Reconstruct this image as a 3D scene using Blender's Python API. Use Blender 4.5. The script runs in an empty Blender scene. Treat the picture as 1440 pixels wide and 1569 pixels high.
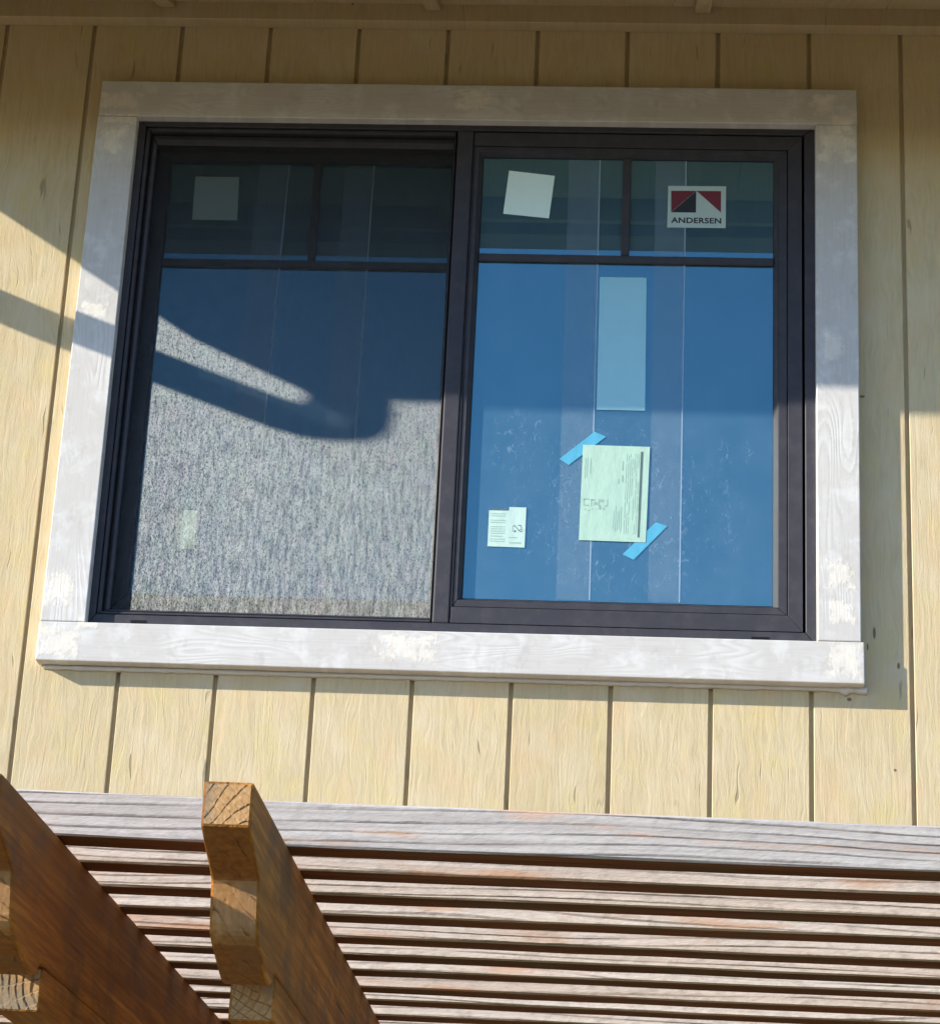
import bpy, bmesh, math, random
from mathutils import Vector, Matrix, Euler
random.seed(7)
R = math.radians
scene = bpy.context.scene
COL = scene.collection

# ------------------------------------------------------------------ camera
def cam_matrix(pos, yaw, pitch, roll):
    cy, sy, cp, sp = math.cos(yaw), math.sin(yaw), math.cos(pitch), math.sin(pitch)
    fwd = Vector((sy*cp, cy*cp, sp)); right = Vector((cy, -sy, 0)); up = right.cross(fwd)
    r2 = math.cos(roll)*right + math.sin(roll)*up
    u2 = -math.sin(roll)*right + math.cos(roll)*up
    m = Matrix((r2, u2, -fwd)).transposed().to_4x4()
    m.translation = Vector(pos)
    return m
cd = bpy.data.cameras.new('camera'); cam = bpy.data.objects.new('camera', cd); COL.objects.link(cam)
cd.sensor_fit = 'VERTICAL'; cd.sensor_height = 24.0; cd.lens = 24.0*3784.6/1569.0
cd.clip_start = 0.05; cd.clip_end = 3000
cam.matrix_world = cam_matrix((1.4491, -4.8486, 1.6), -0.0683, 0.3613, 0.0482)
scene.camera = cam

# ------------------------------------------------------------------ light
SUN_A, SUN_B = 2.40, 1.12           # metres right / down for each metre towards the wall
to_sun = Vector((-SUN_A, -1.0, SUN_B)).normalized()
world = bpy.data.worlds.new('World'); scene.world = world; world.use_nodes = True
wt = world.node_tree; bg = wt.nodes['Background']
sky = wt.nodes.new('ShaderNodeTexSky'); sky.sky_type = 'NISHITA'; sky.sun_disc = False
sky.sun_elevation = math.asin(to_sun.z); sky.sun_rotation = math.atan2(to_sun.x, to_sun.y)
sky.air_density = 1.0; sky.dust_density = 0.3; sky.ozone_density = 6.0
wt.links.new(sky.outputs[0], bg.inputs[0]); bg.inputs[1].default_value = 0.145
sl = bpy.data.lights.new('sun', 'SUN'); sl.energy = 4.2; sl.angle = R(0.55); sl.color = (1.0, 0.93, 0.81)
sun = bpy.data.objects.new('sun', sl); COL.objects.link(sun)
sun.rotation_euler = to_sun.to_track_quat('Z', 'Y').to_euler(); sun.location = (-8, -4, 8)
scene.view_settings.view_transform = 'Standard'; scene.view_settings.look = 'None'
scene.cycles.adaptive_threshold = 0.025; scene.cycles.max_bounces = 7; scene.cycles.diffuse_bounces = 4; scene.cycles.glossy_bounces = 4; scene.cycles.transparent_max_bounces = 8
scene.view_settings.gamma = 1.0; scene.view_settings.exposure = 0.97

# ------------------------------------------------------------------ node helper
class NT:
    def __init__(s, name):
        s.m = bpy.data.materials.new(name); s.m.use_nodes = True
        s.t = s.m.node_tree; s.t.nodes.clear()
        s.out = s.n('ShaderNodeOutputMaterial')
        s.tc = s.n('ShaderNodeTexCoord'); s.obj = s.tc.outputs['Object']
    def n(s, typ, **kw):
        nd = s.t.nodes.new(typ)
        for k, v in kw.items(): setattr(nd, k, v)
        return nd
    def put(s, sock, v):
        if hasattr(v, 'is_linked') or isinstance(v, bpy.types.NodeSocket): s.t.links.new(v, sock)
        elif isinstance(v, (tuple, list)):
            if sock.type == 'RGBA' and len(v) == 3: v = (*v, 1)
            sock.default_value = v
        else: sock.default_value = v
    def rnd(s):   # object coordinates shifted by a random amount per object
        oi = s.n('ShaderNodeObjectInfo')
        a = s.n('ShaderNodeVectorMath', operation='SCALE'); a.inputs[0].default_value = (37.0, 11.0, 53.0)
        s.put(a.inputs['Scale'], oi.outputs['Random'])
        b = s.n('ShaderNodeVectorMath', operation='ADD'); s.put(b.inputs[0], s.obj); s.put(b.inputs[1], a.outputs[0])
        return b.outputs[0]
    def map(s, vec, scale, loc=(0, 0, 0), rot=(0, 0, 0)):
        m = s.n('ShaderNodeMapping'); s.put(m.inputs[0], vec); m.inputs['Scale'].default_value = scale
        m.inputs['Location'].default_value = loc; m.inputs['Rotation'].default_value = rot
        return m.outputs[0]
    def noise(s, vec, scale=1.0, detail=3.0, rough=0.55, dist=0.0, col=False):
        n = s.n('ShaderNodeTexNoise'); s.put(n.inputs['Vector'], vec); n.inputs['Scale'].default_value = scale
        n.inputs['Detail'].default_value = detail; n.inputs['Roughness'].default_value = rough
        n.inputs['Distortion'].default_value = dist
        return n.outputs['Color' if col else 'Fac']
    def vor(s, vec, scale=1.0, feature='DISTANCE_TO_EDGE'):
        n = s.n('ShaderNodeTexVoronoi', feature=feature); s.put(n.inputs['Vector'], vec); n.inputs['Scale'].default_value = scale
        return n.outputs['Distance']
    def wave(s, vec, scale, dist=2.0, detail=2.0, dscale=1.0, typ='BANDS', direction='X'):
        n = s.n('ShaderNodeTexWave', wave_type=typ)
        if typ == 'BANDS': n.bands_direction = direction
        else: n.rings_direction = direction
        s.put(n.inputs['Vector'], vec); n.inputs['Scale'].default_value = scale
        n.inputs['Distortion'].default_value = dist; n.inputs['Detail'].default_value = detail
        n.inputs['Detail Scale'].default_value = dscale
        return n.outputs['Fac']
    def mr(s, v, a, b, c=0.0, d=1.0):
        n = s.n('ShaderNodeMapRange'); n.clamp = True; s.put(n.inputs[0], v)
        n.inputs[1].default_value = a; n.inputs[2].default_value = b; n.inputs[3].default_value = c; n.inputs[4].default_value = d
        return n.outputs[0]
    def mt(s, op, a, b=0.0, c=0.0):
        n = s.n('ShaderNodeMath', operation=op); s.put(n.inputs[0], a); s.put(n.inputs[1], b); s.put(n.inputs[2], c)
        return n.outputs[0]
    def mix(s, f, a, b, blend='MIX'):
        n = s.n('ShaderNodeMix', data_type='RGBA', blend_type=blend); n.clamp_factor = True
        s.put(n.inputs[0], f); s.put(n.inputs[6], a); s.put(n.inputs[7], b)
        return n.outputs[2]
    def bump(s, h, dist=0.001, strength=1.0, nrm=None):
        n = s.n('ShaderNodeBump'); n.inputs['Strength'].default_value = strength; n.inputs['Distance'].default_value = dist
        s.put(n.inputs['Height'], h)
        if nrm is not None: s.put(n.inputs['Normal'], nrm)
        return n.outputs[0]
    def sep(s, vec):
        n = s.n('ShaderNodeSeparateXYZ'); s.put(n.inputs[0], vec); return n.outputs
    def prin(s, col, rough=0.6, nrm=None, spec=0.3, metal=0.0):
        p = s.n('ShaderNodeBsdfPrincipled'); s.put(p.inputs['Base Color'], col); s.put(p.inputs['Roughness'], rough)
        p.inputs['Specular IOR Level'].default_value = spec; p.inputs['Metallic'].default_value = metal
        if nrm is not None: s.put(p.inputs['Normal'], nrm)
        return p.outputs[0]
    def done(s, sh):
        s.t.links.new(sh, s.out.inputs[0]); return s.m
    def mixsh(s, f, a, b):
        n = s.n('ShaderNodeMixShader'); s.put(n.inputs[0], f); s.put(n.inputs[1], a); s.put(n.inputs[2], b); return n.outputs[0]

M = {}
# ---- painted rough-sawn plywood siding
def mat_siding(name, base, dark):
    k = NT(name); v = k.rnd()
    warp = k.noise(k.map(v, (13, 1, 3.2)), 1, 3, .6)
    w2 = k.n('ShaderNodeCombineXYZ'); k.put(w2.inputs[0], k.mt('MULTIPLY', warp, 0.075))
    vv = k.n('ShaderNodeVectorMath', operation='ADD'); k.put(vv.inputs[0], v); k.put(vv.inputs[1], w2.outputs[0]); vv = vv.outputs[0]
    g1 = k.noise(k.map(vv, (190, 1, 11)), 1, 3, .6)
    g2 = k.noise(k.map(vv, (60, 1, 5)), 1, 2, .55)
    g3 = k.noise(k.map(v, (420, 1, 120)), 1, 2, .6)
    chk = k.mr(k.noise(k.map(vv, (95, 1, 8), (3, 0, 8)), 1, 1, .5), .72, .77)
    blot = k.noise(k.map(v, (13, 1, 9), (1, 5, 2)), 1, 3, .6, 0, True); bs = k.sep(blot)
    h = k.mt('ADD', k.mt('MULTIPLY', g1, .5), k.mt('ADD', k.mt('MULTIPLY', g2, .55), k.mt('MULTIPLY', g3, .28)))
    h = k.mt('SUBTRACT', h, k.mt('MULTIPLY', chk, .5))
    c = k.mix(k.mr(g1, .34, .62), dark, base)
    c = k.mix(k.mr(bs[0], .48, .68, 0, .55), c, tuple(x*y for x, y in zip(base, (1.05, .92, .88))))
    c = k.mix(k.mr(bs[1], .50, .70, 0, .6), c, tuple(min(1, x*y) for x, y in zip(base, (1.06, 1.08, 1.20))))
    c = k.mix(k.mr(bs[2], .52, .70, 0, .6), c, tuple(x*y for x, y in zip(base, (1.0, .98, .74))))
    c = k.mix(k.mt('MULTIPLY', chk, .6), c, tuple(x*.42 for x in dark))
    c = k.mix(1.0, c, k.mix(k.n('ShaderNodeObjectInfo').outputs['Random'], (.95, .945, .93), (1.03, 1.03, 1.05)), 'MULTIPLY')
    speck = k.mr(k.vor(k.map(v, (9, 1, 7)), 1, 'F1'), .018, .03, 1, 0)
    oz = k.sep(k.obj)
    for (px, pz, rx, rz_) in [(1.957, 3.193, .0030, .013), (1.943, 3.163, .0018, .008), (2.005, 3.124, .003, .007), (1.938, 3.720, .006, .003), (1.905, 3.050, .005, .004), (1.995, 2.905, .003, .003)]:
        a = k.mt('DIVIDE', k.mt('SUBTRACT', oz[0], px), rx); b = k.mt('DIVIDE', k.mt('SUBTRACT', oz[2], pz), rz_)
        speck = k.mt('MAXIMUM', speck, k.mr(k.mt('ADD', k.mt('MULTIPLY', a, a), k.mt('MULTIPLY', b, b)), .6, 1.3, 1, 0))
    c = k.mix(k.mt('MULTIPLY', speck, .8), c, (.10, .05, .03))
    return k.done(k.prin(c, .75, k.bump(h, .0016, .9), .22))
M['siding'] = mat_siding('siding_paint', (.60, .495, .30), (.53, .425, .25))
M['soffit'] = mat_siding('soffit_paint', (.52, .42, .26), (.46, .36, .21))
# ---- primed casing with filler patches (x, z, rx, rz)
PATCH = [(.290, 4.392, .045, .020), (.283, 4.292, .032, .034), (.292, 4.345, .04, .012), (1.087, 4.406, .040, .024), (1.858, 4.404, .028, .026),
         (1.90, 4.355, .03, .03), (1.886, 4.296, .038, .034), (1.876, 3.82, .022, .036), (1.888, 3.305, .028, .030), (1.888, 3.222, .028, .024), (.289, 3.872, .032, .018),
         (.277, 3.232, .030, .036), (1.005, 3.122, .060, .026), (1.893, 3.122, .034, .034), (.283, 3.112, .050, .034), (.34, 3.16, .02, .014)]
def mat_casing(name, along):
    k = NT(name); v = k.obj
    fine = (7, 1, 300) if along == 'x' else (300, 1, 7)
    ring = (2.6, 1, 12) if along == 'x' else (12, 1, 2.0)
    g = k.noise(k.map(v, fine), 1, 3, .6)
    r = k.noise(k.map(v, ring, (2.2, 0, 5.1)), 1, 1.5, .5)
    rr = k.mt('FRACT', k.mt('MULTIPLY', r, 22.0))
    rr = k.mt('MULTIPLY', k.mr(rr, 0, .7), k.mr(rr, .7, 1, 1, 0))
    blot = k.noise(k.map(v, (5, 1, 5)), 1, 3, .6)
    c = k.mix(k.mr(g, .3, .7), (.54, .51, .475), (.60, .575, .545))
    zone = k.mr(blot, .47, .60)
    c = k.mix(k.mt('MULTIPLY', k.mt('SUBTRACT', 1.0, rr), k.mt('MULTIPLY', zone, .75)), c, (.69, .675, .65))
    sand = k.mr(k.noise(k.map(v, (16, 1, 16), (7, 7, 7)), 1, 4, .65), .52, .66)
    c = k.mix(k.mt('MULTIPLY', sand, .75), c, (.69, .68, .655))
    c = k.mix(k.mr(k.noise(k.map(v, (22, 1, 14), (2, 2, 2)), 1, 4, .7), .55, .7, 0, .6), c, (.47, .44, .40))
    xyz = k.sep(v)
    nz = k.noise(k.map(v, (30, 1, 30)), 1, 5, .75); st = k.noise(k.map(v, (120, 1, 25)), 1, 3, .6)
    msk = None
    for (px, pz, rx, rz) in PATCH:
        a = k.mt('DIVIDE', k.mt('SUBTRACT', xyz[0], px), rx); b = k.mt('DIVIDE', k.mt('SUBTRACT', xyz[2], pz), rz)
        d = k.mt('MAXIMUM', k.mt('ABSOLUTE', a), k.mt('ABSOLUTE', b))
        msk = d if msk is None else k.mt('MINIMUM', msk, d)
    dd = k.mt('ADD', k.mt('ADD', msk, k.mt('MULTIPLY', k.mt('SUBTRACT', nz, .5), 2.8)), k.mt('MULTIPLY', k.mt('SUBTRACT', st, .5), .9))
    msk = k.mr(dd, .62, 1.05, 1, 0)
    pc = k.mix(k.mr(st, .35, .65), (.78, .70, .57), (.86, .82, .74))
    c = k.mix(k.mt('MULTIPLY', msk, k.mr(nz, .35, .6, .8, .4)), c, pc)
    h = k.mt('ADD', k.mt('MULTIPLY', g, .4), k.mt('ADD', k.mt('MULTIPLY', k.mt('MULTIPLY', rr, zone), .6), k.mt('MULTIPLY', msk, k.mt('ADD', .5, k.mt('MULTIPLY', st, .9)))))
    return k.done(k.prin(c, .7, k.bump(h, .0005, .8), .3))
M['casing_x'] = mat_casing('primed_casing_horizontal_grain', 'x')
M['casing_z'] = mat_casing('primed_casing_vertical_grain', 'z')
k = NT('caulk'); M['caulk'] = k.done(k.prin(k.mix(k.noise(k.map(k.obj, (40, 1, 40)), 1, 3), (.55, .54, .5), (.7, .7, .68)), .5))
# ---- dark bronze window frame
k = NT('bronze_frame'); dn = k.noise(k.map(k.obj, (30, 30, 30)), 1, 5, .7)
M['bronze'] = k.done(k.prin(k.mix(k.mr(dn, .45, .75, 0, .5), (.043, .041, .050), (.085, .080, .086)), k.mr(dn, .3, .7, .50, .62), None, .30))
k = NT('black_gasket'); M['black'] = k.done(k.prin((.006, .006, .007), .6, None, .2))
# ---- glass: low-e pane with a thin dusty protective film
def mat_glass(name, dust=1.0):
    k = NT(name); v = k.obj; xyz = k.sep(v)
    d1 = k.noise(k.map(v, (11, 1, 9)), 1, 5, .7); d2 = k.noise(k.map(v, (240, 1, 60)), 1, 3, .7)
    msk = None
    for (px, pz, rx, rz) in [(1.215, 3.60, .075, .075), (1.675, 3.59, .05, .035), (1.44, 3.45, .25, .2)]:
        a = k.mt('DIVIDE', k.mt('SUBTRACT', xyz[0], px), rx); b = k.mt('DIVIDE', k.mt('SUBTRACT', xyz[2], pz), rz)
        f = k.mr(k.mt('ADD', k.mt('MULTIPLY', a, a), k.mt('MULTIPLY', b, b)), .2, 1.4, 1, 0)
        msk = f if msk is None else k.mt('MAXIMUM', msk, f)
    sm = k.noise(k.map(v, (60, 1, 34), rot=(0, .5, 0)), 1, 4, .7, 1.5)
    sm = k.mt('MULTIPLY', k.mr(sm, .56, .74), msk)
    spk = k.mr(k.vor(k.map(v, (60, 1, 60)), 1, 'F1'), .03, .06, 1, 0)
    dd = k.mt('ADD', k.mt('MULTIPLY', sm, .55), k.mt('MULTIPLY', k.mr(d1, .4, .8), .10))
    dd = k.mt('ADD', dd, k.mt('MULTIPLY', k.mt('MULTIPLY', spk, k.mr(d2, .5, .6)), .07))
    col = k.mix(k.mt('MULTIPLY', dd, dust), (.055, .125, .185), (.44, .56, .64))
    dif = k.n('ShaderNodeBsdfDiffuse'); k.put(dif.inputs[0], col)
    tr = k.n('ShaderNodeBsdfTransparent'); tr.inputs[0].default_value = (.55, .75, .85, 1)
    gl = k.n('ShaderNodeBsdfGlossy'); gl.inputs['Color'].default_value = (.40, .82, .88, 1); gl.inputs['Roughness'].default_value = .012
    base = k.mixsh(.25, dif.outputs[0], tr.outputs[0])
    fr = k.n('ShaderNodeFresnel'); fr.inputs[0].default_value = 1.5
    fac = k.mt('MINIMUM', k.mt('ADD', k.mt('MULTIPLY', fr.outputs[0], 1.4), .168), 1.0)
    return k.done(k.mixsh(fac, base, gl.outputs[0]))
M['glass'] = mat_glass('filmed_glass')
k = NT('film_overlap'); n0 = k.noise(k.map(k.obj, (40, 1, 25)), 1, 5, .7)
dif = k.n('ShaderNodeBsdfDiffuse'); k.put(dif.inputs[0], (.42, .55, .68)); tr = k.n('ShaderNodeBsdfTransparent')
M['film'] = k.done(k.mixsh(k.mr(n0, .3, .75, .08, .19), tr.outputs[0], dif.outputs[0]))
k = NT('film_edge'); dif = k.n('ShaderNodeBsdfDiffuse'); k.put(dif.inputs[0], (.6, .75, .9)); tr = k.n('ShaderNodeBsdfTransparent')
M['film_edge'] = k.done(k.mixsh(.40, tr.outputs[0], dif.outputs[0]))
# ---- insect screen: fine metal mesh, glints in the sun, lets the dark glass show
k = NT('insect_mesh'); v = k.obj
s1 = k.noise(k.map(v, (400, 1, 150)), 1, 3, .65, 1.0); s2 = k.noise(k.map(v, (130, 1, 22)), 1, 3, .6)
s3 = k.noise(k.map(v, (9, 1, 5)), 1, 3, .5)
sp = k.mt('MULTIPLY', k.mr(s1, .34, .68, .45, 1.45), k.mr(s2, .3, .7, .7, 1.25))
hue = k.noise(k.map(v, (30, 1, 16)), 1, 3, .6, 0, True)
gc = k.mix(.18, (.88, .97, 1.0), hue)
gcol = k.n('ShaderNodeVectorMath', operation='SCALE'); k.put(gcol.inputs[0], gc); k.put(gcol.inputs['Scale'], k.mt('MULTIPLY', sp, .058))
# the round wires turn their sides to the sun: normals spread sideways, wire by wire
nx = k.mt('MULTIPLY_ADD', k.mt('SUBTRACT', s1, .5), 1.7, -.62); nz_ = k.mt('MULTIPLY', k.mt('SUBTRACT', s2, .5), .5)
nv = k.n('ShaderNodeCombineXYZ'); k.put(nv.inputs[0], nx); nv.inputs[1].default_value = -1; k.put(nv.inputs[2], nz_)
nn = k.n('ShaderNodeVectorMath', operation='NORMALIZE'); k.put(nn.inputs[0], nv.outputs[0])
an = k.n('ShaderNodeBsdfGlossy'); k.put(an.inputs['Color'], gcol.outputs[0]); an.inputs['Roughness'].default_value = .46; k.put(an.inputs['Normal'], nn.outputs[0])
df = k.n('ShaderNodeBsdfDiffuse'); k.put(df.inputs[0], (.006, .006, .007))
ad = k.n('ShaderNodeAddShader'); k.put(ad.inputs[0], an.outputs[0]); k.put(ad.inputs[1], df.outputs[0])
tr = k.n('ShaderNodeBsdfTransparent')
M['mesh'] = k.done(k.mixsh(.5, tr.outputs[0], ad.outputs[0]))
# ---- papers and tape
def mat_paper(name, col, rough=.55, var=.08):
    k = NT(name); n = k.noise(k.map(k.obj, (30, 1, 30)), 1, 4, .6)
    wr = k.noise(k.map(k.obj, (26, 1, 18), (1, 1, 1)), 1, 3, .55)
    return k.done(k.prin(k.mix(n, tuple(c*(1-var) for c in col), col), rough, k.bump(wr, .0035, .6), .4))
M['paper_mint'] = mat_paper('pale_label', (.52, .70, .64)); M['paper_pale'] = mat_paper('pale_square_label', (.80, 1.0, .95)); M['paper_dim'] = mat_paper('grey_green_label', (.36, .47, .46))
M['paper_blue'] = mat_paper('bluish_label', (.34, .66, .77), .4); M['paper_doc'] = mat_paper('document_paper', (.44, .64, .53))
M['paper_logo'] = mat_paper('logo_label', (.48, .60, .56)); M['tape'] = mat_paper('blue_tape', (.09, .42, .62), .6)
M['ink'] = mat_paper('black_ink', (.02, .025, .03)); M['ink_red'] = mat_paper('red_ink', (.17, .025, .035))
M['ink_grey'] = mat_paper('grey_print', (.31, .47, .40)); M['ink_dark'] = mat_paper('dark_print', (.10, .17, .17))
M['shim'] = mat_paper('white_dab', (.6, .68, .72))
# ---- pergola timber
def mat_weathered(name, ca, cb, rs, ls):
    k = NT(name); v = k.rnd()
    wob = k.noise(k.map(v, (1.3, 9, 9)), 1, 2, .5); wv = k.n('ShaderNodeCombineXYZ'); k.put(wv.inputs[2], k.mt('MULTIPLY', wob, .030)); k.put(wv.inputs[1], k.mt('MULTIPLY', wob, .030))
    va = k.n('ShaderNodeVectorMath', operation='ADD'); k.put(va.inputs[0], v); k.put(va.inputs[1], wv.outputs[0]); vv = va.outputs[0]
    g1 = k.noise(k.map(vv, (2.5, 190, 170)), 1, 3, .6); g2 = k.noise(k.map(v, (120, 420, 380)), 1, 4, .7)
    yz = k.sep(vv)
    lat = k.mt('FRACT', k.mt('MULTIPLY', k.mt('ADD', k.mt('MULTIPLY', yz[1], .8), yz[2]), 125.0))
    edge = k.noise(k.map(v, (60, 90, 90)), 1, 3, .6)
    lat = k.mt('MULTIPLY', k.mr(k.mt('ADD', lat, k.mt('MULTIPLY', edge, .25)), .12, .34, 1, 0), k.mr(k.noise(k.map(v, (7, 60, 60)), 1, 2, .5), .35, .6, .25, 1))
    fuzz = k.noise(k.map(v, (70, 160, 130), rot=(0, .7, 0)), 1, 4, .65)
    c = k.mix(k.mr(g1, .35, .66), ca, cb)
    c = k.mix(k.mr(fuzz, .48, .72, 0, .5), c, (.34, .31, .28))
    c = k.mix(k.mt('MULTIPLY', lat, ls), c, (.17, .115, .105))
    rust = k.mr(k.noise(k.map(v, (4.5, 40, 46), (4, 1, 2)), 1, 3, .6), rs, rs+.10)
    c = k.mix(k.mt('MULTIPLY', rust, .65), c, (.66, .36, .20))
    ow = k.n('ShaderNodeObjectInfo').outputs['Random']
    tint = k.mix(ow, (.86, .80, .75), (1.0, 1.0, 1.0)); c = k.mix(1.0, c, tint, 'MULTIPLY')
    h = k.mt('SUBTRACT', k.mt('ADD', k.mt('MULTIPLY', g1, .35), k.mt('ADD', k.mt('MULTIPLY', g2, .45), k.mt('MULTIPLY', fuzz, .3))), k.mt('MULTIPLY', lat, .7))
    return k.done(k.prin(c, .8, k.bump(h, .0016, .9), .2))
M['weathered'] = mat_weathered('weathered_slat', (.43, .38, .35), (.58, .53, .495), .585, .70)
M['weathered_warm'] = mat_weathered('weathered_warm_slat', (.64, .565, .505), (.80, .74, .69), .555, .40)
def mat_stain(name, base, dark, sc):
    k = NT(name); v = k.rnd()
    g1 = k.noise(k.map(v, sc), 1, 4, .6, .3); g2 = k.noise(k.map(v, tuple(x*.25 for x in sc)), 1, 3, .6)
    bl = k.noise(k.map(v, (14, 9, 12)), 1, 4, .6)
    c = k.mix(k.mr(g1, .40, .60), dark, base)
    gf = k.noise(k.map(v, tuple(x*3 for x in sc)), 1, 3, .65)
    c = k.mix(k.mr(gf, .42, .62, .55, 0), c, tuple(x*.45 for x in dark))
    c = k.mix(k.mr(g2, .45, .66, 0, .8), c, tuple(x*.5 for x in dark))
    c = k.mix(k.mr(bl, .5, .66, 0, .65), c, (.11, .075, .042))
    crack = k.mr(k.noise(k.map(v, tuple(x*1.4 for x in sc), (5, 5, 5)), 1, 1, .4), .74, .78)
    c = k.mix(k.mt('MULTIPLY', crack, .7), c, (.03, .018, .012))
    h = k.mt('SUBTRACT', k.mt('ADD', g1, k.mt('ADD', k.mt('MULTIPLY', g2, .6), k.mt('MULTIPLY', gf, .6))), k.mt('MULTIPLY', crack, .6))
    return k.done(k.prin(c, .75, k.bump(h, .0016, 1.0), .2))
M['stain_y'] = mat_stain('brown_stained_rafter', (.68, .28, .045), (.43, .16, .027), (80, 2.6, 70))
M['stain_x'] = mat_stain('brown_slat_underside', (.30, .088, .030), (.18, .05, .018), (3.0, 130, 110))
def mat_endgrain():
    k = NT('rafter_end_grain'); v = k.rnd()
    wb = k.noise(k.map(k.obj, (25, 25, 25)), 1, 3, .5, 0, True); wa = k.n('ShaderNodeVectorMath', operation='SCALE'); k.put(wa.inputs[0], wb); wa.inputs['Scale'].default_value = .016
    wv = k.n('ShaderNodeVectorMath', operation='ADD'); k.put(wv.inputs[0], k.obj); k.put(wv.inputs[1], wa.outputs[0]); vv = wv.outputs[0]
    q = k.sep(k.map(vv, (1, 1, 1), (.205, 0, .085)))
    rad = k.mt('SQRT', k.mt('ADD', k.mt('MULTIPLY', q[0], q[0]), k.mt('MULTIPLY', q[2], q[2])))
    ra = k.mr(k.mt('FRACT', k.mt('MULTIPLY', rad, 150.0)), .0, .3, 1, 0)
    rb = k.mr(k.mt('FRACT', k.mt('MULTIPLY', k.mt('ARCTAN2', q[2], q[0]), 11.0)), .0, .14, 1, 0)
    ra = k.mt('MULTIPLY', ra, .7)
    gap = k.noise(k.map(v, (45, 45, 45)), 1, 3, .6)
    crm = k.mt('MULTIPLY', k.mt('MAXIMUM', ra, k.mt('MULTIPLY', rb, .9)), k.mr(gap, .38, .55, .15, 1))
    bl = k.noise(k.map(v, (24, 24, 24)), 1, 4, .6); fi = k.noise(k.map(v, (300, 300, 300)), 1, 3, .6)
    c = k.mix(k.mr(fi, .3, .7), (.46, .25, .10), (.60, .36, .165))
    c = k.mix(k.mr(bl, .45, .62, 0, .85), c, (.26, .21, .145))
    c = k.mix(k.mt('MULTIPLY', crm, .65), c, (.08, .05, .03))
    h = k.mt('SUBTRACT', k.mt('MULTIPLY', fi, .3), crm)
    return k.done(k.prin(c, .8, k.bump(h, .0018, .9), .2))
M['endgrain'] = mat_endgrain()
def mat_tailcut(name, ca, cb):
    k = NT(name); v = k.rnd()
    q = k.sep(k.map(k.obj, (1, 1, 1), rot=(0, .8, 0))); wb = k.noise(k.map(v, (14, 14, 14)), 1, 3, .6); fi = k.noise(k.map(v, (160, 160, 60)), 1, 3, .6)
    ln = k.mr(k.mt('FRACT', k.mt('ADD', k.mt('MULTIPLY', q[0], 90.0), k.mt('MULTIPLY', wb, 3.0))), 0, .2, 1, 0)
    gap = k.mr(k.noise(k.map(v, (40, 40, 40), (3, 3, 3)), 1, 3, .6), .45, .6)
    c = k.mix(k.mr(fi, .3, .7), ca, cb)
    c = k.mix(k.mr(wb, .5, .7, 0, .6), c, (.24, .15, .085))
    c = k.mix(k.mt('MULTIPLY', k.mt('MULTIPLY', ln, gap), .75), c, (.06, .035, .02))
    h = k.mt('SUBTRACT', k.mt('MULTIPLY', fi, .5), k.mt('MULTIPLY', ln, gap))
    return k.done(k.prin(c, .75, k.bump(h, .0014, .9), .2))
M['tailcut'] = mat_tailcut('rafter_tail_cut', (.28, .105, .030), (.42, .18, .058))
M['tail_sun_tint'] = mat_tailcut('rafter_tail_sun_tint', (.36, .165, .058), (.56, .30, .12))  # lighter copy of the tail cut, sunlight painted into its colour
# ---- off-frame surroundings
k = NT('dry_ground'); n1 = k.noise(k.map(k.obj, (.6, .6, .6)), 1, 6, .65); n2 = k.noise(k.map(k.obj, (9, 9, 9)), 1, 5, .7)
M['ground'] = k.done(k.prin(k.mix(k.mr(n1, .35, .65), k.mix(n2, (.14, .10, .05), (.20, .15, .08)), (.13, .12, .05)), .95, k.bump(n2, .01, .6), .1))
k = NT('drywall'); M['drywall'] = k.done(k.prin(k.mix(k.noise(k.map(k.obj, (4, 4, 4)), 1, 3), (.34, .34, .33), (.38, .38, .37)), .9))
k = NT('shingle'); M['shingle'] = k.done(k.prin(k.mix(k.noise(k.map(k.obj, (30, 8, 8)), 1, 4), (.06, .05, .045), (.12, .10, .09)), .95))
k = NT('gutter_paint'); M['gutter'] = k.done(k.prin(k.mix(k.noise(k.map(k.obj, (8, 8, 8)), 1, 3), (.26, .20, .125), (.30, .235, .15)), .45))

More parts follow.
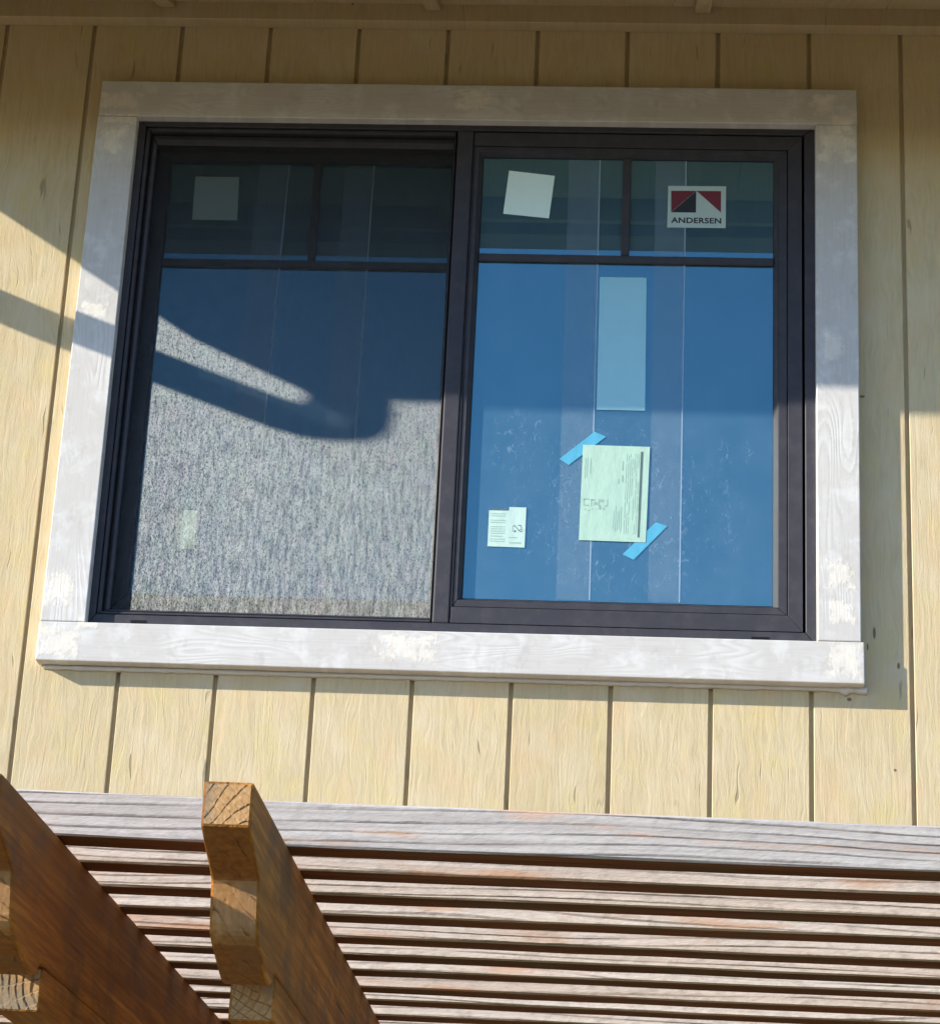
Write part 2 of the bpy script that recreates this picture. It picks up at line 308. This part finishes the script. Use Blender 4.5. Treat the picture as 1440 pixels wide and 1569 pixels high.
# ------------------------------------------------------------------ mesh helpers
class MB:
    def __init__(s): s.v = []; s.f = []; s.mi = []
    def poly(s, verts, faces, mi=0):
        o = len(s.v); s.v += [tuple(p) for p in verts]
        for i, f in enumerate(faces): s.f.append([o+j for j in f]); s.mi.append(mi[i] if isinstance(mi, list) else mi)
    def box(s, x0, x1, y0, y1, z0, z1, mi=0):
        s.poly([(x0,y0,z0),(x1,y0,z0),(x1,y1,z0),(x0,y1,z0),(x0,y0,z1),(x1,y0,z1),(x1,y1,z1),(x0,y1,z1)],
               [(0,3,2,1),(4,5,6,7),(0,1,5,4),(1,2,6,5),(2,3,7,6),(3,0,4,7)], mi)
    def prism_y(s, pts, y0, y1, mi=0):          # outline in x,z (counter-clockwise seen from the front), extruded in y
        n = len(pts)
        s.poly([(x,y0,z) for x,z in pts]+[(x,y1,z) for x,z in pts],
               [tuple(range(n)), tuple(range(2*n-1, n-1, -1))]+[(i, i+n, (i+1)%n+n, (i+1)%n) for i in range(n)], mi)
    def prism_x(s, pts, x0, x1, mi=0):          # outline in y,z extruded in x
        n = len(pts)
        s.poly([(x0,y,z) for y,z in pts]+[(x1,y,z) for y,z in pts],
               [tuple(range(n-1,-1,-1)), tuple(range(n, 2*n))]+[(i, (i+1)%n, (i+1)%n+n, i+n) for i in range(n)], mi)
    def build(s, name, mats, parent=None, bevel=0.0, seg=2, smooth=False):
        me = bpy.data.meshes.new(name); me.from_pydata(s.v, [], s.f)
        if not isinstance(mats, (list, tuple)): mats = [mats]
        for m in mats: me.materials.append(M[m] if isinstance(m, str) else m)
        me.polygons.foreach_set('material_index', s.mi)
        bm = bmesh.new(); bm.from_mesh(me); bmesh.ops.recalc_face_normals(bm, faces=bm.faces)
        if bevel > 0:
            es = [e for e in bm.edges if len(e.link_faces) == 2 and e.calc_face_angle(0) > .5]
            bmesh.ops.bevel(bm, geom=es, offset=bevel, segments=seg, affect='EDGES', profile=.5, clamp_overlap=True)
        bm.to_mesh(me); bm.free()
        if smooth: me.polygons.foreach_set('use_smooth', [True]*len(me.polygons))
        o = bpy.data.objects.new(name, me); COL.objects.link(o)
        if parent: o.parent = parent
        return o
def tag(o, label=None, cat=None, group=None, kind=None):
    for kk, vv in (('label', label), ('category', cat), ('group', group), ('kind', kind)):
        if vv: o[kk] = vv
    return o
def empty(name, loc=(0, 0, 0)):
    o = bpy.data.objects.new(name, None); o.empty_display_size = .1; COL.objects.link(o); o.location = loc; return o
def child(o, p):
    o.parent = p; o.matrix_parent_inverse = Matrix.Identity(4); return o
def bx(name, mat, parent, *a, bevel=0.0, seg=2):
    m = MB(); m.box(*a); return m.build(name, mat, parent, bevel, seg)

# ------------------------------------------------------------------ setting
g = MB(); g.poly([(-1500,-1500,0),(1500,-1500,0),(1500,1500,0),(-1500,1500,0)], [(0,1,2,3)])
tag(g.build('ground', 'ground'), kind='structure')

# ------------------------------------------------------------------ wall of grooved siding
S = .2032; GW = .0046
wall = tag(empty('house_wall'), 'beige grooved plywood siding wall around the new window', 'wall')
OX0, OX1, OZ0, OZ1 = .300, 1.868, 3.125, 4.388      # opening in the siding
bk = MB()
for (x0, x1, z0, z1) in ((-.4064, OX0, 0, 4.72), (OX1, 4.6, 0, 4.72), (OX0, OX1, 0, OZ0), (OX0, OX1, OZ1, 4.72)):
    bk.box(x0, x1, .0118, .15, z0, z1)
bk.build('backing_sheet', 'siding', wall)
for n in range(-2, 23):
    a, b = n*S+GW, (n+1)*S-GW; z1 = 4.70
    def plank(pts):
        m = MB(); m.prism_y(pts, 0.0, .0115); m.build('siding_plank', 'siding', wall, .0012, 1)
    if b < OX0 or a > OX1: plank([(a,0),(b,0),(b,z1),(a,z1)])
    elif a < OX0: plank([(a,0),(b,0),(b,OZ0),(OX0,OZ0),(OX0,OZ1),(b,OZ1),(b,z1),(a,z1)])
    elif b > OX1: plank([(a,0),(b,0),(b,z1),(a,z1),(a,OZ1),(OX1,OZ1),(OX1,OZ0),(a,OZ0)])
    else:
        plank([(a,0),(b,0),(b,OZ0),(a,OZ0)]); plank([(a,OZ1),(b,OZ1),(b,z1),(a,z1)])
bx('corner_board', 'siding', wall, -.48, -.4075, -.02, .15, 0, 4.70, bevel=.002)
bx('frieze_board', 'soffit', wall, -.4, 4.6, -.038, -.0005, 4.606, 4.70, bevel=.0015)
# room behind the window
rm = MB()
X0, X1, Y0, Y1, Z0, Z1 = -.42, 4.6, .151, 4.0, 2.55, 4.71
rm.box(X0-.05, X0, Y0, Y1, Z0, Z1); rm.box(X1, X1+.05, Y0, Y1, Z0, Z1); rm.box(X0, X1, Y1, Y1+.05, Z0, Z1)
rm.box(X0, X1, Y0, Y1, Z0-.05, Z0); rm.box(X0, X1, Y0, Y1, Z1, Z1+.05)
tag(rm.build('room', 'drywall'), kind='structure')

# ------------------------------------------------------------------ eave
PITCH = .42
def rz(d): return 4.65 - PITCH*d                     # underside of the rafters, d metres out from the wall
roof = tag(empty('roof_eave'), 'brown painted open eave with rafters above the window', 'roof')
RX = [.982+.607*i for i in range(-2, 7)]
for x in RX:
    m = MB(); m.prism_x([(-.0385, rz(.0385)), (-.52, rz(.52)), (-.52, rz(.52)+.10), (-.0385, rz(.0385)+.10)], x-.018, x+.018)
    m.build('rafter_tail', 'soffit', roof, .0015, 1)
edges = [-.52] + RX + [4.62]
for i in range(len(edges)-1):
    a, b = edges[i]+.0185, edges[i+1]-.0185
    if i == 0: a = -.516
    m = MB(); m.prism_x([(.02, rz(-.02)+.016), (-.5, rz(.5)+.016), (-.5, rz(.5)+.03), (.02, rz(-.02)+.03)], a, b)
    m.build('soffit_panel', 'soffit', roof)
m = MB(); m.prism_x([(.6, rz(-.6)+.102), (-.60, rz(.60)+.102), (-.60, rz(.60)+.125), (.6, rz(-.6)+.125)], -.56, 4.64); m.build('roof_deck', 'shingle', roof)
bx('fascia_board', 'soffit', roof, -.515, 4.62, -.5395, -.5205, 4.405, 4.545, bevel=.002)
# barge rafter at the gable end, left of the picture
m = MB(); m.prism_x([(.3, 4.514+.3*.46), (-.44, 4.312), (-.60, 4.312), (-.60, rz(.6)+.10), (.3, rz(-.3)+.10)], -.555, -.517)
m.build('barge_board', 'soffit', roof, .002, 1)
gut = MB()
gut.prism_x([(-.54, 4.375), (-.62, 4.375), (-.625, 4.47), (-.622, 4.47), (-.617, 4.378), (-.543, 4.378), (-.543, 4.47), (-.54, 4.47)], -.585, 4.64)
gut.box(-.587, -.5855, -.622, -.541, 4.377, 4.468)
tag(gut.build('gutter', 'gutter'), 'brown metal gutter along the eave edge above the window', 'gutter')
# downspout: outlet, elbow and the run back to the wall
def sweep(path, w, h, name, mat, parent=None):       # path in y,z at x=PX ; rectangular tube
    m = MB(); n = len(path); vs = []
    for i, (y, z) in enumerate(path):
        a = path[max(0, i-1)]; b = path[min(n-1, i+1)]; t = Vector((b[0]-a[0], b[1]-a[1])).normalized(); q = Vector((-t.y, t.x))
        for sx, sq in ((-1,-1),(1,-1),(1,1),(-1,1)): vs.append((PX+sx*w/2, y+q.x*sq*h/2, z+q.y*sq*h/2))
    fs = []
    for i in range(n-1):
        for j in range(4): fs.append((4*i+j, 4*i+(j+1)%4, 4*i+4+(j+1)%4, 4*i+4+j))
    fs += [(3,2,1,0), tuple(4*(n-1)+j for j in range(4))]
    m.poly(vs, fs); return m.build(name, mat, parent)
PX = -.556
path = [(-.588, 4.372), (-.588, 4.33)]
for i in range(1, 9):
    t = i/8*R(83); path.append((-.588+.095*(1-math.cos(t)), 4.325-.095*math.sin(t)))
path += [(-.30, 4.187), (-.055, 4.158), (-.035, 4.14), (-.030, 4.10), (-.030, .2)]
tag(sweep(path, .05, .058, 'downspout', 'gutter'), 'rectangular downspout bending back from the gutter to the wall', 'downspout')

# ------------------------------------------------------------------ casing
cas = tag(empty('window_casing'), 'grey primed wooden casing with filler patches around the window', 'trim')
CF = -.038
def board(name, pts, mat):
    m = MB(); m.prism_y(pts, CF, -.0008); return m.build(name, mat, cas, .0022, 2)
CL, CR, IL, IR = .2435, 1.9285, .3335, 1.8385
board('casing_board', [(.2435, 4.3515), (1.9310, 4.3545), (1.9300, 4.4430), (.2435, 4.4410)], 'casing_x')
board('casing_board', [(.2400, 3.1590), (.3345, 3.1590), (.3320, 4.3508), (.2430, 4.3506)], 'casing_z')
board('casing_board', [(1.8385, 3.1612), (1.9270, 3.1612), (1.9300, 4.3538), (1.8395, 4.3536)], 'casing_z')
board('casing_board', [(.2385, 3.0740), (1.9330, 3.0720), (1.9330, 3.1605), (.2385, 3.1583)], 'casing_x')
# lumpy caulk bead where the bottom board meets the siding
m = MB(); rr = random.Random(3); N = 120; vs = []; fs = []
for i in range(N+1):
    x = .25+1.69*i/N; w = .007+.003*rr.random()+(.010 if i > N-5 else 0)*rr.random()
    vs += [(x, -.0004, 3.0725), (x, -w, 3.0722), (x, -w*.55, 3.0722-w*.6), (x, -.0004, 3.0722-w)]
for i in range(N):
    for j in range(4): fs.append((4*i+j, 4*i+(j+1)%4, 4*i+4+(j+1)%4, 4*i+4+j))
m.poly(vs, fs); m.build('caulk_bead', 'caulk', cas, smooth=True)

# ------------------------------------------------------------------ window
win = tag(empty('window', (1.086, 0, 3.16)), 'dark bronze sliding window with grille bars and stickers on its glass', 'window')
def wpart(mb, name, mat, parent=win, bevel=0.0, seg=2):
    o = mb.build(name, mat, None, bevel, seg); o.parent = parent
    off = Vector((0, 0, 0)); p = parent
    o.matrix_parent_inverse = parent.matrix_basis.inverted() if parent is win else win.matrix_basis.inverted() @ Matrix.Identity(4)
    return o
def wsub(mb, name, mat, part, bevel=0.0, seg=2):      # part meshes keep world coordinates, so a sub-part needs no offset
    o = mb.build(name, mat, None, bevel, seg); o.parent = part; return o
FX0, FX1, FZ0, FZ1 = .3255, 1.8455, 3.150, 4.362
def ring(mb, xo0, xo1, zo0, zo1, xi0, xi1, zi0, zi1, y0, y1): pass
def bar4(name, mat, outer, inner, yf_o, yf_i, yb, parent, sub=False, bevel=.0018):
    """four mitred bars; front face runs from yf_o at the outer edge to yf_i at the inner edge"""
    (a0, a1, c0, c1), (b0, b1, d0, d1) = outer, inner
    O = [(a0, c0), (a1, c0), (a1, c1), (a0, c1)]; I = [(b0, d0), (b1, d0), (b1, d1), (b0, d1)]
    res = []
    for i in range(4):
        j = (i+1) % 4; e = .00012
        po, qo, qi, pi_ = O[i], O[j], I[j], I[i]
        m = MB()
        vs = [(po[0], yf_o, po[1]), (qo[0], yf_o, qo[1]), (qi[0], yf_i, qi[1]), (pi_[0], yf_i, pi_[1]),
              (po[0], yb, po[1]), (qo[0], yb, qo[1]), (qi[0], yb, qi[1]), (pi_[0], yb, pi_[1])]
        ctr = Vector((sum(p[0] for p in vs)/8, sum(p[1] for p in vs)/8, sum(p[2] for p in vs)/8))
        vs = [tuple(ctr+(Vector(p)-ctr)*(1-.0006)) for p in vs]
        m.poly(vs, [(0,1,2,3),(7,6,5,4),(0,4,5,1),(1,5,6,2),(2,6,7,3),(3,7,4,0)])
        nm = name if isinstance(name, str) else name[i]
        res.append((wsub if sub else wpart)(m, nm, mat, parent, bevel, 1))
    return res
FN = ['sill', 'jamb', 'head', 'jamb']
# outer nosing
bar4(FN, 'bronze', (FX0, FX1, FZ0, FZ1), (.3485, 1.8168, 3.1850, 4.3405), -.014, -.014, .10, win)
# stepped lips of the frame on the operable (left) side
OPX1 = 1.0470
bar4('frame_lip', 'bronze', (.3500, OPX1, 3.1868, 4.3390), (.3585, OPX1-.001, 3.1930, 4.3300), -.0095, -.0095, .09, win)
bar4('frame_stop', 'bronze', (.3586, OPX1-.0011, 3.1931, 4.3299), (.3660, OPX1-.0015, 3.1945, 4.3150), .0100, .0100, .09, win)
bar4('screen_track', 'bronze', (.3661, OPX1-.0016, 3.1946, 4.3149), (.3755, OPX1-.0030, 3.2000, 4.2980), -.0030, -.0030, .09, win)
# centre mullion
m = MB(); m.box(1.0505, 1.0858, -.0135, .09, 3.1853, 4.3402); wpart(m, 'mullion', 'bronze', bevel=.0032)
# ---- fixed sash on the right
SO = (1.0875, 1.8112, 3.1868, 4.3370); SI = (1.0893, 1.7808, 3.2220, 4.3040)
fs_m = MB()
def bars_into(mb, outer, inner, yf, yb):
    (a0, a1, c0, c1), (b0, b1, d0, d1) = outer, inner
    O = [(a0, c0), (a1, c0), (a1, c1), (a0, c1)]; I = [(b0, d0), (b1, d0), (b1, d1), (b0, d1)]
    for i in range(4):
        j = (i+1) % 4; po, qo, qi, pi_ = O[i], O[j], I[j], I[i]
        vs = [(po[0], yf, po[1]), (qo[0], yf, qo[1]), (qi[0], yf, qi[1]), (pi_[0], yf, pi_[1]),
              (po[0], yb, po[1]), (qo[0], yb, qo[1]), (qi[0], yb, qi[1]), (pi_[0], yb, pi_[1])]
        c = Vector((sum(p[0] for p in vs)/8, sum(p[1] for p in vs)/8, sum(p[2] for p in vs)/8))
        mb.poly([tuple(c+(Vector(p)-c)*.9994) for p in vs], [(0,1,2,3),(7,6,5,4),(0,4,5,1),(1,5,6,2),(2,6,7,3),(3,7,4,0)])
bars_into(fs_m, SO, SI, -.0115, .06)
fixed = wpart(fs_m, 'fixed_sash', 'bronze', bevel=.0022)
bar4('glazing_bead', 'bronze', (1.0896, 1.7795, 3.2228, 4.3030), (1.1010, 1.7605, 3.2385, 4.2885), -.0088, -.0088, .05, fixed, True, .0012)
bar4('bead_chamfer', 'bronze', (1.1012, 1.7603, 3.2387, 4.2883), (1.1085, 1.7512, 3.2445, 4.2830), -.0084, .0042, .05, fixed, True, 0)
GY = .0060                                              # glass plane, right
bar4('gasket', 'black', (1.1083, 1.7514, 3.2443, 4.2832), (1.1102, 1.7500, 3.2462, 4.2815), .0045, .0052, .05, fixed, True, 0)
MH = 4.0345; MV = 1.4285
def pane(x0, x1, z0, z1, y, part):
    m = MB(); m.box(x0, x1, y, y+.004, z0, z1); return wsub(m, 'pane', 'glass', part)
pane(1.1090, 1.7575, 3.2440, MH-.0008, GY, fixed); pane(1.1090, MV-.0008, MH+.0008, 4.2825, GY, fixed); pane(MV+.0008, 1.7575, MH+.0008, 4.2825, GY, fixed)
def muntin(x0, x1, z0, z1, y0, y1, part):
    m = MB(); m.box(x0, x1, y0, y1, z0, z1); return wsub(m, 'muntin', 'bronze', part, .0025, 1)
muntin(1.1088, 1.7508, MH-.0100, MH+.0085, -.0020, .0052, fixed)
muntin(MV-.0090, MV+.0090, MH+.0087, 4.2828, -.0015, .0052, fixed)
def strip(x0, x1, xb0, xb1, z0, z1, y, part):           # protective-film overlap with its bright raised edge
    m = MB(); m.poly([(xb0, y, z0), (xb1, y, z0), (x1, y, z1), (x0, y, z1)], [(0,1,2,3)]); o = wsub(m, 'film_strip', 'film', part)
    m = MB(); e = .0020
    m.poly([(xb1-e, y-.0006, z0), (xb1+e*.3, y-.0006, z0), (x1+e*.3, y-.0006, z1), (x1-e, y-.0006, z1)], [(0,1,2,3)]); wsub(m, 'film_edge', 'film_edge', part)
strip(1.2995, 1.3690, 1.3045, 1.3740, 3.2495, 4.2810, GY-.0004, fixed); strip(1.4915, 1.5590, 1.4940, 1.5595, 3.2495, 4.2810, GY-.0004, fixed)
# ---- sliding sash on the left, behind the screen
LY = .0350
ss = MB(); bars_into(ss, (.3600, 1.0780, 3.2020, 4.3120), (.4055, 1.0385, 3.2450, 4.2740), .0240, .07)
slide = wpart(ss, 'sliding_sash', 'bronze', bevel=.0015)
MHL = 4.0225; MVL = .7370
pane(.4040, 1.0400, 3.2440, MHL-.0008, LY, slide); pane(.4040, MVL-.0008, MHL+.0008, 4.2760, LY, slide); pane(MVL+.0008, 1.0400, MHL+.0008, 4.2760, LY, slide)
muntin(.4042, 1.0398, MHL-.0095, MHL+.0095, .0265, .0343, slide); muntin(MVL-.0085, MVL+.0085, MHL+.0097, 4.2755, .0270, .0343, slide)
strip(.6050, .6725, .5890, .6565, 3.2455, 4.2735, LY-.0004, slide); strip(.7980, .8635, .7950, .8600, 3.2455, 4.2735, LY-.0004, slide)
# ---- insect screen
SY = -.0018
m = MB(); m.poly([(.3765, SY, 3.1995), (1.0475, SY, 3.1995), (1.0475, SY, 4.2985), (.3765, SY, 4.2985)], [(0,1,2,3)])
scr = wpart(m, 'insect_screen', 'mesh')
# weep-hole covers in the sill
for x0, x1 in ((.4240, .4560), (1.7060, 1.7420)):
    m = MB(); m.box(x0, x1, -.0152, -.0135, 3.1630, 3.1728); wpart(m, 'weep_cover', 'black')

# ------------------------------------------------------------------ stickers, document and tape on the glass
def sheet(name, pts, y, t, mat, label, cat, group=None):
    cx = sum(p[0] for p in pts)/len(pts); cz = sum(p[1] for p in pts)/len(pts)
    m = MB(); m.prism_y([(x-cx, z-cz) for x, z in pts][::1], -t, 0.0); o = m.build(name, mat)
    o.location = (cx, y, cz); tag(o, label, cat, group); return o
def sub(o, mb, name, mat):
    c = mb.build(name, mat); c.parent = o; c.matrix_parent_inverse = Matrix.Translation(-o.location); return c
GF = GY-.0012
LF = LY-.0012
sheet('square_label', [(.4632, 4.1312), (.5646, 4.1313), (.5605, 4.2396), (.4613, 4.2396)], LF, .0004, 'paper_dim', 'plain grey-green square label on the left sash, upper left pane', 'label')
sheet('square_label', [(1.1585, 4.1433), (1.2597, 4.1338), (1.2691, 4.2394), (1.1673, 4.2507)], GF, .0004, 'paper_pale', 'tilted pale blank square label on the right sash', 'label')
lg = sheet('logo_label', [(1.5193, 4.1161), (1.6468, 4.1169), (1.6467, 4.2199), (1.5198, 4.2185)], GF, .0004, 'paper_logo', 'label with red and black gable logo above the word ANDERSEN'.replace(' ANDERSEN', '').replace('above the word', 'above black lettering'), 'label')
yl = GF-.00065
def flat(o, pts, name, mat, y=yl):
    m = MB(); m.prism_y(pts, y, y+.0002); return sub(o, m, name, mat)
flat(lg, [(1.5264, 4.2066), (1.5272, 4.1540), (1.5812, 4.2072)], 'logo_triangle', 'ink_red')
flat(lg, [(1.5276, 4.1536), (1.5815, 4.1536), (1.5815, 4.2068)], 'logo_triangle', 'ink')
flat(lg, [(1.5822, 4.2072), (1.6360, 4.1548), (1.6359, 4.2074)], 'logo_triangle', 'ink_red')
fc = bpy.data.curves.new('lettering', 'FONT'); fc.body = 'ANDERSEN'; fc.size = 1.0; fc.offset = .03; fc.space_character = 1.06
to = bpy.data.objects.new('lettering_tmp', fc); COL.objects.link(to)
bpy.context.view_layer.update()
tm = bpy.data.meshes.new_from_object(to.evaluated_get(bpy.context.evaluated_depsgraph_get()))
bpy.data.objects.remove(to)
xs = [q.co.x for q in tm.vertices]; ys = [q.co.y for q in tm.vertices]
for q in tm.vertices:
    q.co = Vector((1.5275+(q.co.x-min(xs))/(max(xs)-min(xs))*.1095, yl, 4.1272+(q.co.y-min(ys))/(max(ys)-min(ys))*.0140))
tm.materials.clear(); tm.materials.append(M['ink']); tm.name = 'lettering'
lo = bpy.data.objects.new('lettering', tm); COL.objects.link(lo); lo.parent = lg; lo.matrix_parent_inverse = Matrix.Translation(-lg.location)
sheet('tall_label', [(1.3767, 3.6785), (1.4795, 3.6785), (1.4765, 3.9930), (1.3754, 3.9925)], GF, .0004, 'paper_blue', 'tall blank bluish label in the middle of the right pane', 'label')
doc = sheet('document_sheet', [(1.3474, 3.3812), (1.4868, 3.3793), (1.4916, 3.5951), (1.3501, 3.5967)], GF-.0006, .0005, 'paper_doc', 'printed pale green sheet taped at two corners to the right pane', 'paper')
yd = GF-.0006-.00075
rr = random.Random(11)
def skew(u, v): # u across 0..1, v up 0..1
    return (1.3474+.1394*u+v*(.0027+.0021*u), 3.3812-.0019*u+v*(.2155+.0003*u))
def rects(o, items, name, mat, y, fn):
    m = MB()
    for (u0, u1, v0, v1) in items: m.prism_y([fn(u0, v0), fn(u1, v0), fn(u1, v1), fn(u0, v1)], y, y+.0002)
    c = sub(o, m, name, mat); c['kind'] = 'stuff'; return c
lines = []
for u in (.045, .075, .12): lines.append((u, u+.010, .60+.1*rr.random(), .86))
for i in range(9):
    u = .66+.030*i
    if u > .86: break
    v = .08
    while v < .9:
        L = .05+.2*rr.random()
        if rr.random() < .8: lines.append((u, u+.008, v, min(v+L, .92)))
        v += L+.02
for i in range(5):
    u = .50+.028*i; lines.append((u, u+.009, .08+.05*rr.random(), .30+.08*rr.random()))
for i in range(6):
    u = .06+.055*i; lines.append((u, u+.03, .30+.05*rr.random(), .31+.06*rr.random()))
lines += [(.60, .625, .62, .69), (.60, .62, .74, .84), (.55, .565, .60, .65)]
rects(doc, lines, 'fine_print', 'ink_grey', yd, skew)
rects(doc, [(.868, .904, .32, .945), (.872, .902, .05, .318)], 'printed_bar', 'ink_dark', yd-.0001, skew)
rects(doc, [(.045, .13, .355, .37), (.045, .06, .37, .43), (.05, .13, .42, .435), (.155, .17, .355, .43), (.16, .22, .415, .43), (.20, .26, .37, .40), (.27, .285, .355, .43), (.29, .35, .40, .43), (.36, .41, .355, .37), (.395, .41, .37, .43)], 'heading_print', 'ink_grey', yd, skew)
sheet('tape_strip', [(1.3008, 3.5630), (1.3213, 3.5499), (1.3982, 3.6166), (1.3740, 3.6275)], GF, .0003, 'tape', 'blue tape strip at the upper left corner of the document', 'tape', 'tape holding the document')
sheet('tape_strip', [(1.4390, 3.3519), (1.4627, 3.3406), (1.5313, 3.4172), (1.5074, 3.4255)], GF, .0003, 'tape', 'blue tape strip at the lower right corner of the document', 'tape', 'tape holding the document')
sm = sheet('small_label', [(1.1572, 3.3625), (1.2347, 3.3615), (1.2352, 3.4514), (1.1993, 3.4515), (1.1992, 3.4433), (1.1571, 3.4432)], GF, .0004, 'paper_mint', 'small printed notched label in the lower left of the right pane', 'label')
def sfn(u, v): return (1.1572+.0776*u, 3.3622+.081*v)
it = [(.06, .46, v, v+.018) for v in (.90, .84, .72, .66, .54, .48, .42, .36, .20, .14)] + [(.56, .80, .25, .27), (.06, .40, .28, .30), (.58, .9, .10, .13)]
rects(sm, it, 'fine_print', 'ink_grey', yl, sfn)
m = MB()
for (u0, v0, u1, v1, w) in [(.66, .56, .70, .60, .018), (.70, .60, .76, .54, .018), (.76, .54, .82, .46, .018), (.82, .46, .90, .42, .022), (.80, .60, .88, .60, .022), (.88, .60, .90, .50, .018), (.90, .50, .84, .46, .018), (.70, .42, .75, .45, .045), (.66, .42, .66, .54, .010), (.90, .42, .94, .48, .012)]:
    p, q = Vector(sfn(u0, v0)), Vector(sfn(u1, v1)); t = (q-p).normalized(); s_ = Vector((-t.y, t.x))*w*.0388
    m.prism_y([tuple(p-s_), tuple(q-s_), tuple(q+s_), tuple(p+s_)], yl, yl+.0002)
sub(sm, m, 'stamp_mark', 'ink_dark')
bx0 = MB(); bx0.box(1.1640, 1.1925, GF-.0006, GF-.0002, 3.4440, 3.4472); sub(sm, bx0, 'top_strip', 'ink_dark')
sheet('small_label', [(.4894, 3.3516), (.5343, 3.3498), (.5337, 3.4386), (.4903, 3.4375)], LF, .0004, 'paper_mint', 'small pale label behind the insect screen on the left pane', 'label')

# ------------------------------------------------------------------ pergola
per = tag(empty('pergola', (1.3, -2.85, 2.0565)), 'weathered wooden pergola with square slats and brown rafters below the window', 'pergola')
per.rotation_euler = (0, .0070, 0)
def pp(o): o.parent = per; return o
def slat_mesh(seed, first=False):
    r = random.Random(seed); n = 40; xa, xb = -1.75, 1.75; h = .038
    m = MB(); vs = []; fs = []; mi = []
    amp = .0012; ph = r.random()*6
    for i in range(n+1):
        x = xa+(xb-xa)*i/n; dz = amp*math.sin(x*1.7+ph)+r.uniform(-.0002, .0002); dy = amp*math.sin(x*1.3+ph*2)
        if first: dz = .0030*max(0, (-.15-x))**1.0 * 3.0
        c = .0016
        prof = [(c, 0), (h-c, 0), (h, c), (h, h-c), (h-c, h), (c, h), (0, h-c), (0, c)]
        for (y, z) in prof:
            j = r.uniform(-.00035, .00035); vs.append((x, y+dy+j, z+dz+r.uniform(-.00035, .00035)))
    for i in range(n):
        for j in range(8):
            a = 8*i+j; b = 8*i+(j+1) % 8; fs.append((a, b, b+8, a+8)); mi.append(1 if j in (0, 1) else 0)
    fs += [tuple(range(7, -1, -1)), tuple(8*n+j for j in range(8))]; mi += [0, 0]
    m.poly(vs, fs, mi); return m
sm_ = []
for i in range(5): 
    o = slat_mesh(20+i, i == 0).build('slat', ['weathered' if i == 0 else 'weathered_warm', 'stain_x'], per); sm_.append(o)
sm_[0].location = (0, 0, 0)
rr = random.Random(5)
for i in range(1, 30):
    o = sm_[i] if i < 5 else sm_[1+rr.randrange(4)].copy()
    if i >= 5: COL.objects.link(o); o.parent = per
    o.location = (rr.uniform(-.05, .05), i*.0925+rr.uniform(-.003, .003), rr.uniform(-.0008, .0008))
    if i >= 5 and False: pass
# rafter: upper board with a shaped tail, lower board under it (y,z relative to the pergola origin)
def rafter(x_right):
    w = .038; zt = -.0003
    key = [(-.208, -.0345), (-.176, -.0470), (-.148, -.0565), (-.1395, -.0630), (-.1335, -.0800), (-.1270, -.0960), (-.114, -.1045), (-.085, -.1130), (-.062, -.1195), (-.046, -.1222), (-.033, -.1205), (-.023, -.1150), (-.017, -.1085)]
    cur = []
    for i in range(len(key)-1):
        p0, p1, p2, p3 = key[max(i-1, 0)], key[i], key[i+1], key[min(i+2, len(key)-1)]
        for t in (0, .34, .67):
            cur.append(tuple(.5*(2*p1[d]+(p2[d]-p0[d])*t+(2*p0[d]-5*p1[d]+4*p2[d]-p3[d])*t*t+(3*p1[d]-p0[d]-3*p2[d]+p3[d])*t**3) for d in (0, 1)))
    prof = [(-.210, 0)]+cur+[key[-1], (2.81, -.1085), (2.81, 0)]
    m = MB(); n = len(prof); x0, x1 = x_right-w, x_right
    mi = [0, 0]+[1]+[(3 if 8 <= q <= 17 else 2) for q in range(len(cur))]+[0]*(n-1-len(cur))  # steep middle faces take the tail colour with painted sunlight
    m.poly([(x0, y, z+zt) for y, z in prof]+[(x1, y, z+zt) for y, z in prof],
           [tuple(range(n-1, -1, -1)), tuple(range(n, 2*n))]+[(i, (i+1) % n, (i+1) % n+n, i+n) for i in range(n)], mi)
    o = m.build('rafter', ['stain_y', 'endgrain', 'tailcut', 'tail_sun_tint'], None, .0022, 2); o.parent = per
    m = MB(); prof = [(-.0030, -.1092), (-.0010, -.1455), (2.81, -.1455), (2.81, -.1092)]; n = 4
    m.poly([(x0+.0004, y, z) for y, z in prof]+[(x1-.0006, y, z) for y, z in prof],
           [(3,2,1,0), (4,5,6,7)]+[(i, (i+1) % n, (i+1) % n+n, i+n) for i in range(n)], [0, 0, 1, 0, 0, 0])
    l = m.build('lower_board', ['stain_y', 'endgrain'], None, .002, 2); l.parent = o
    return o
for xr in (1.1752, .9838, 2.72, 2.53, -.20, -.39):
    rafter(xr-1.3)
m = MB(); m.box(-1.75, 1.75, 2.812, 2.8485, -.148, -.001)
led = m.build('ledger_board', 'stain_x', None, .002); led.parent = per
bpy.context.view_layer.update()
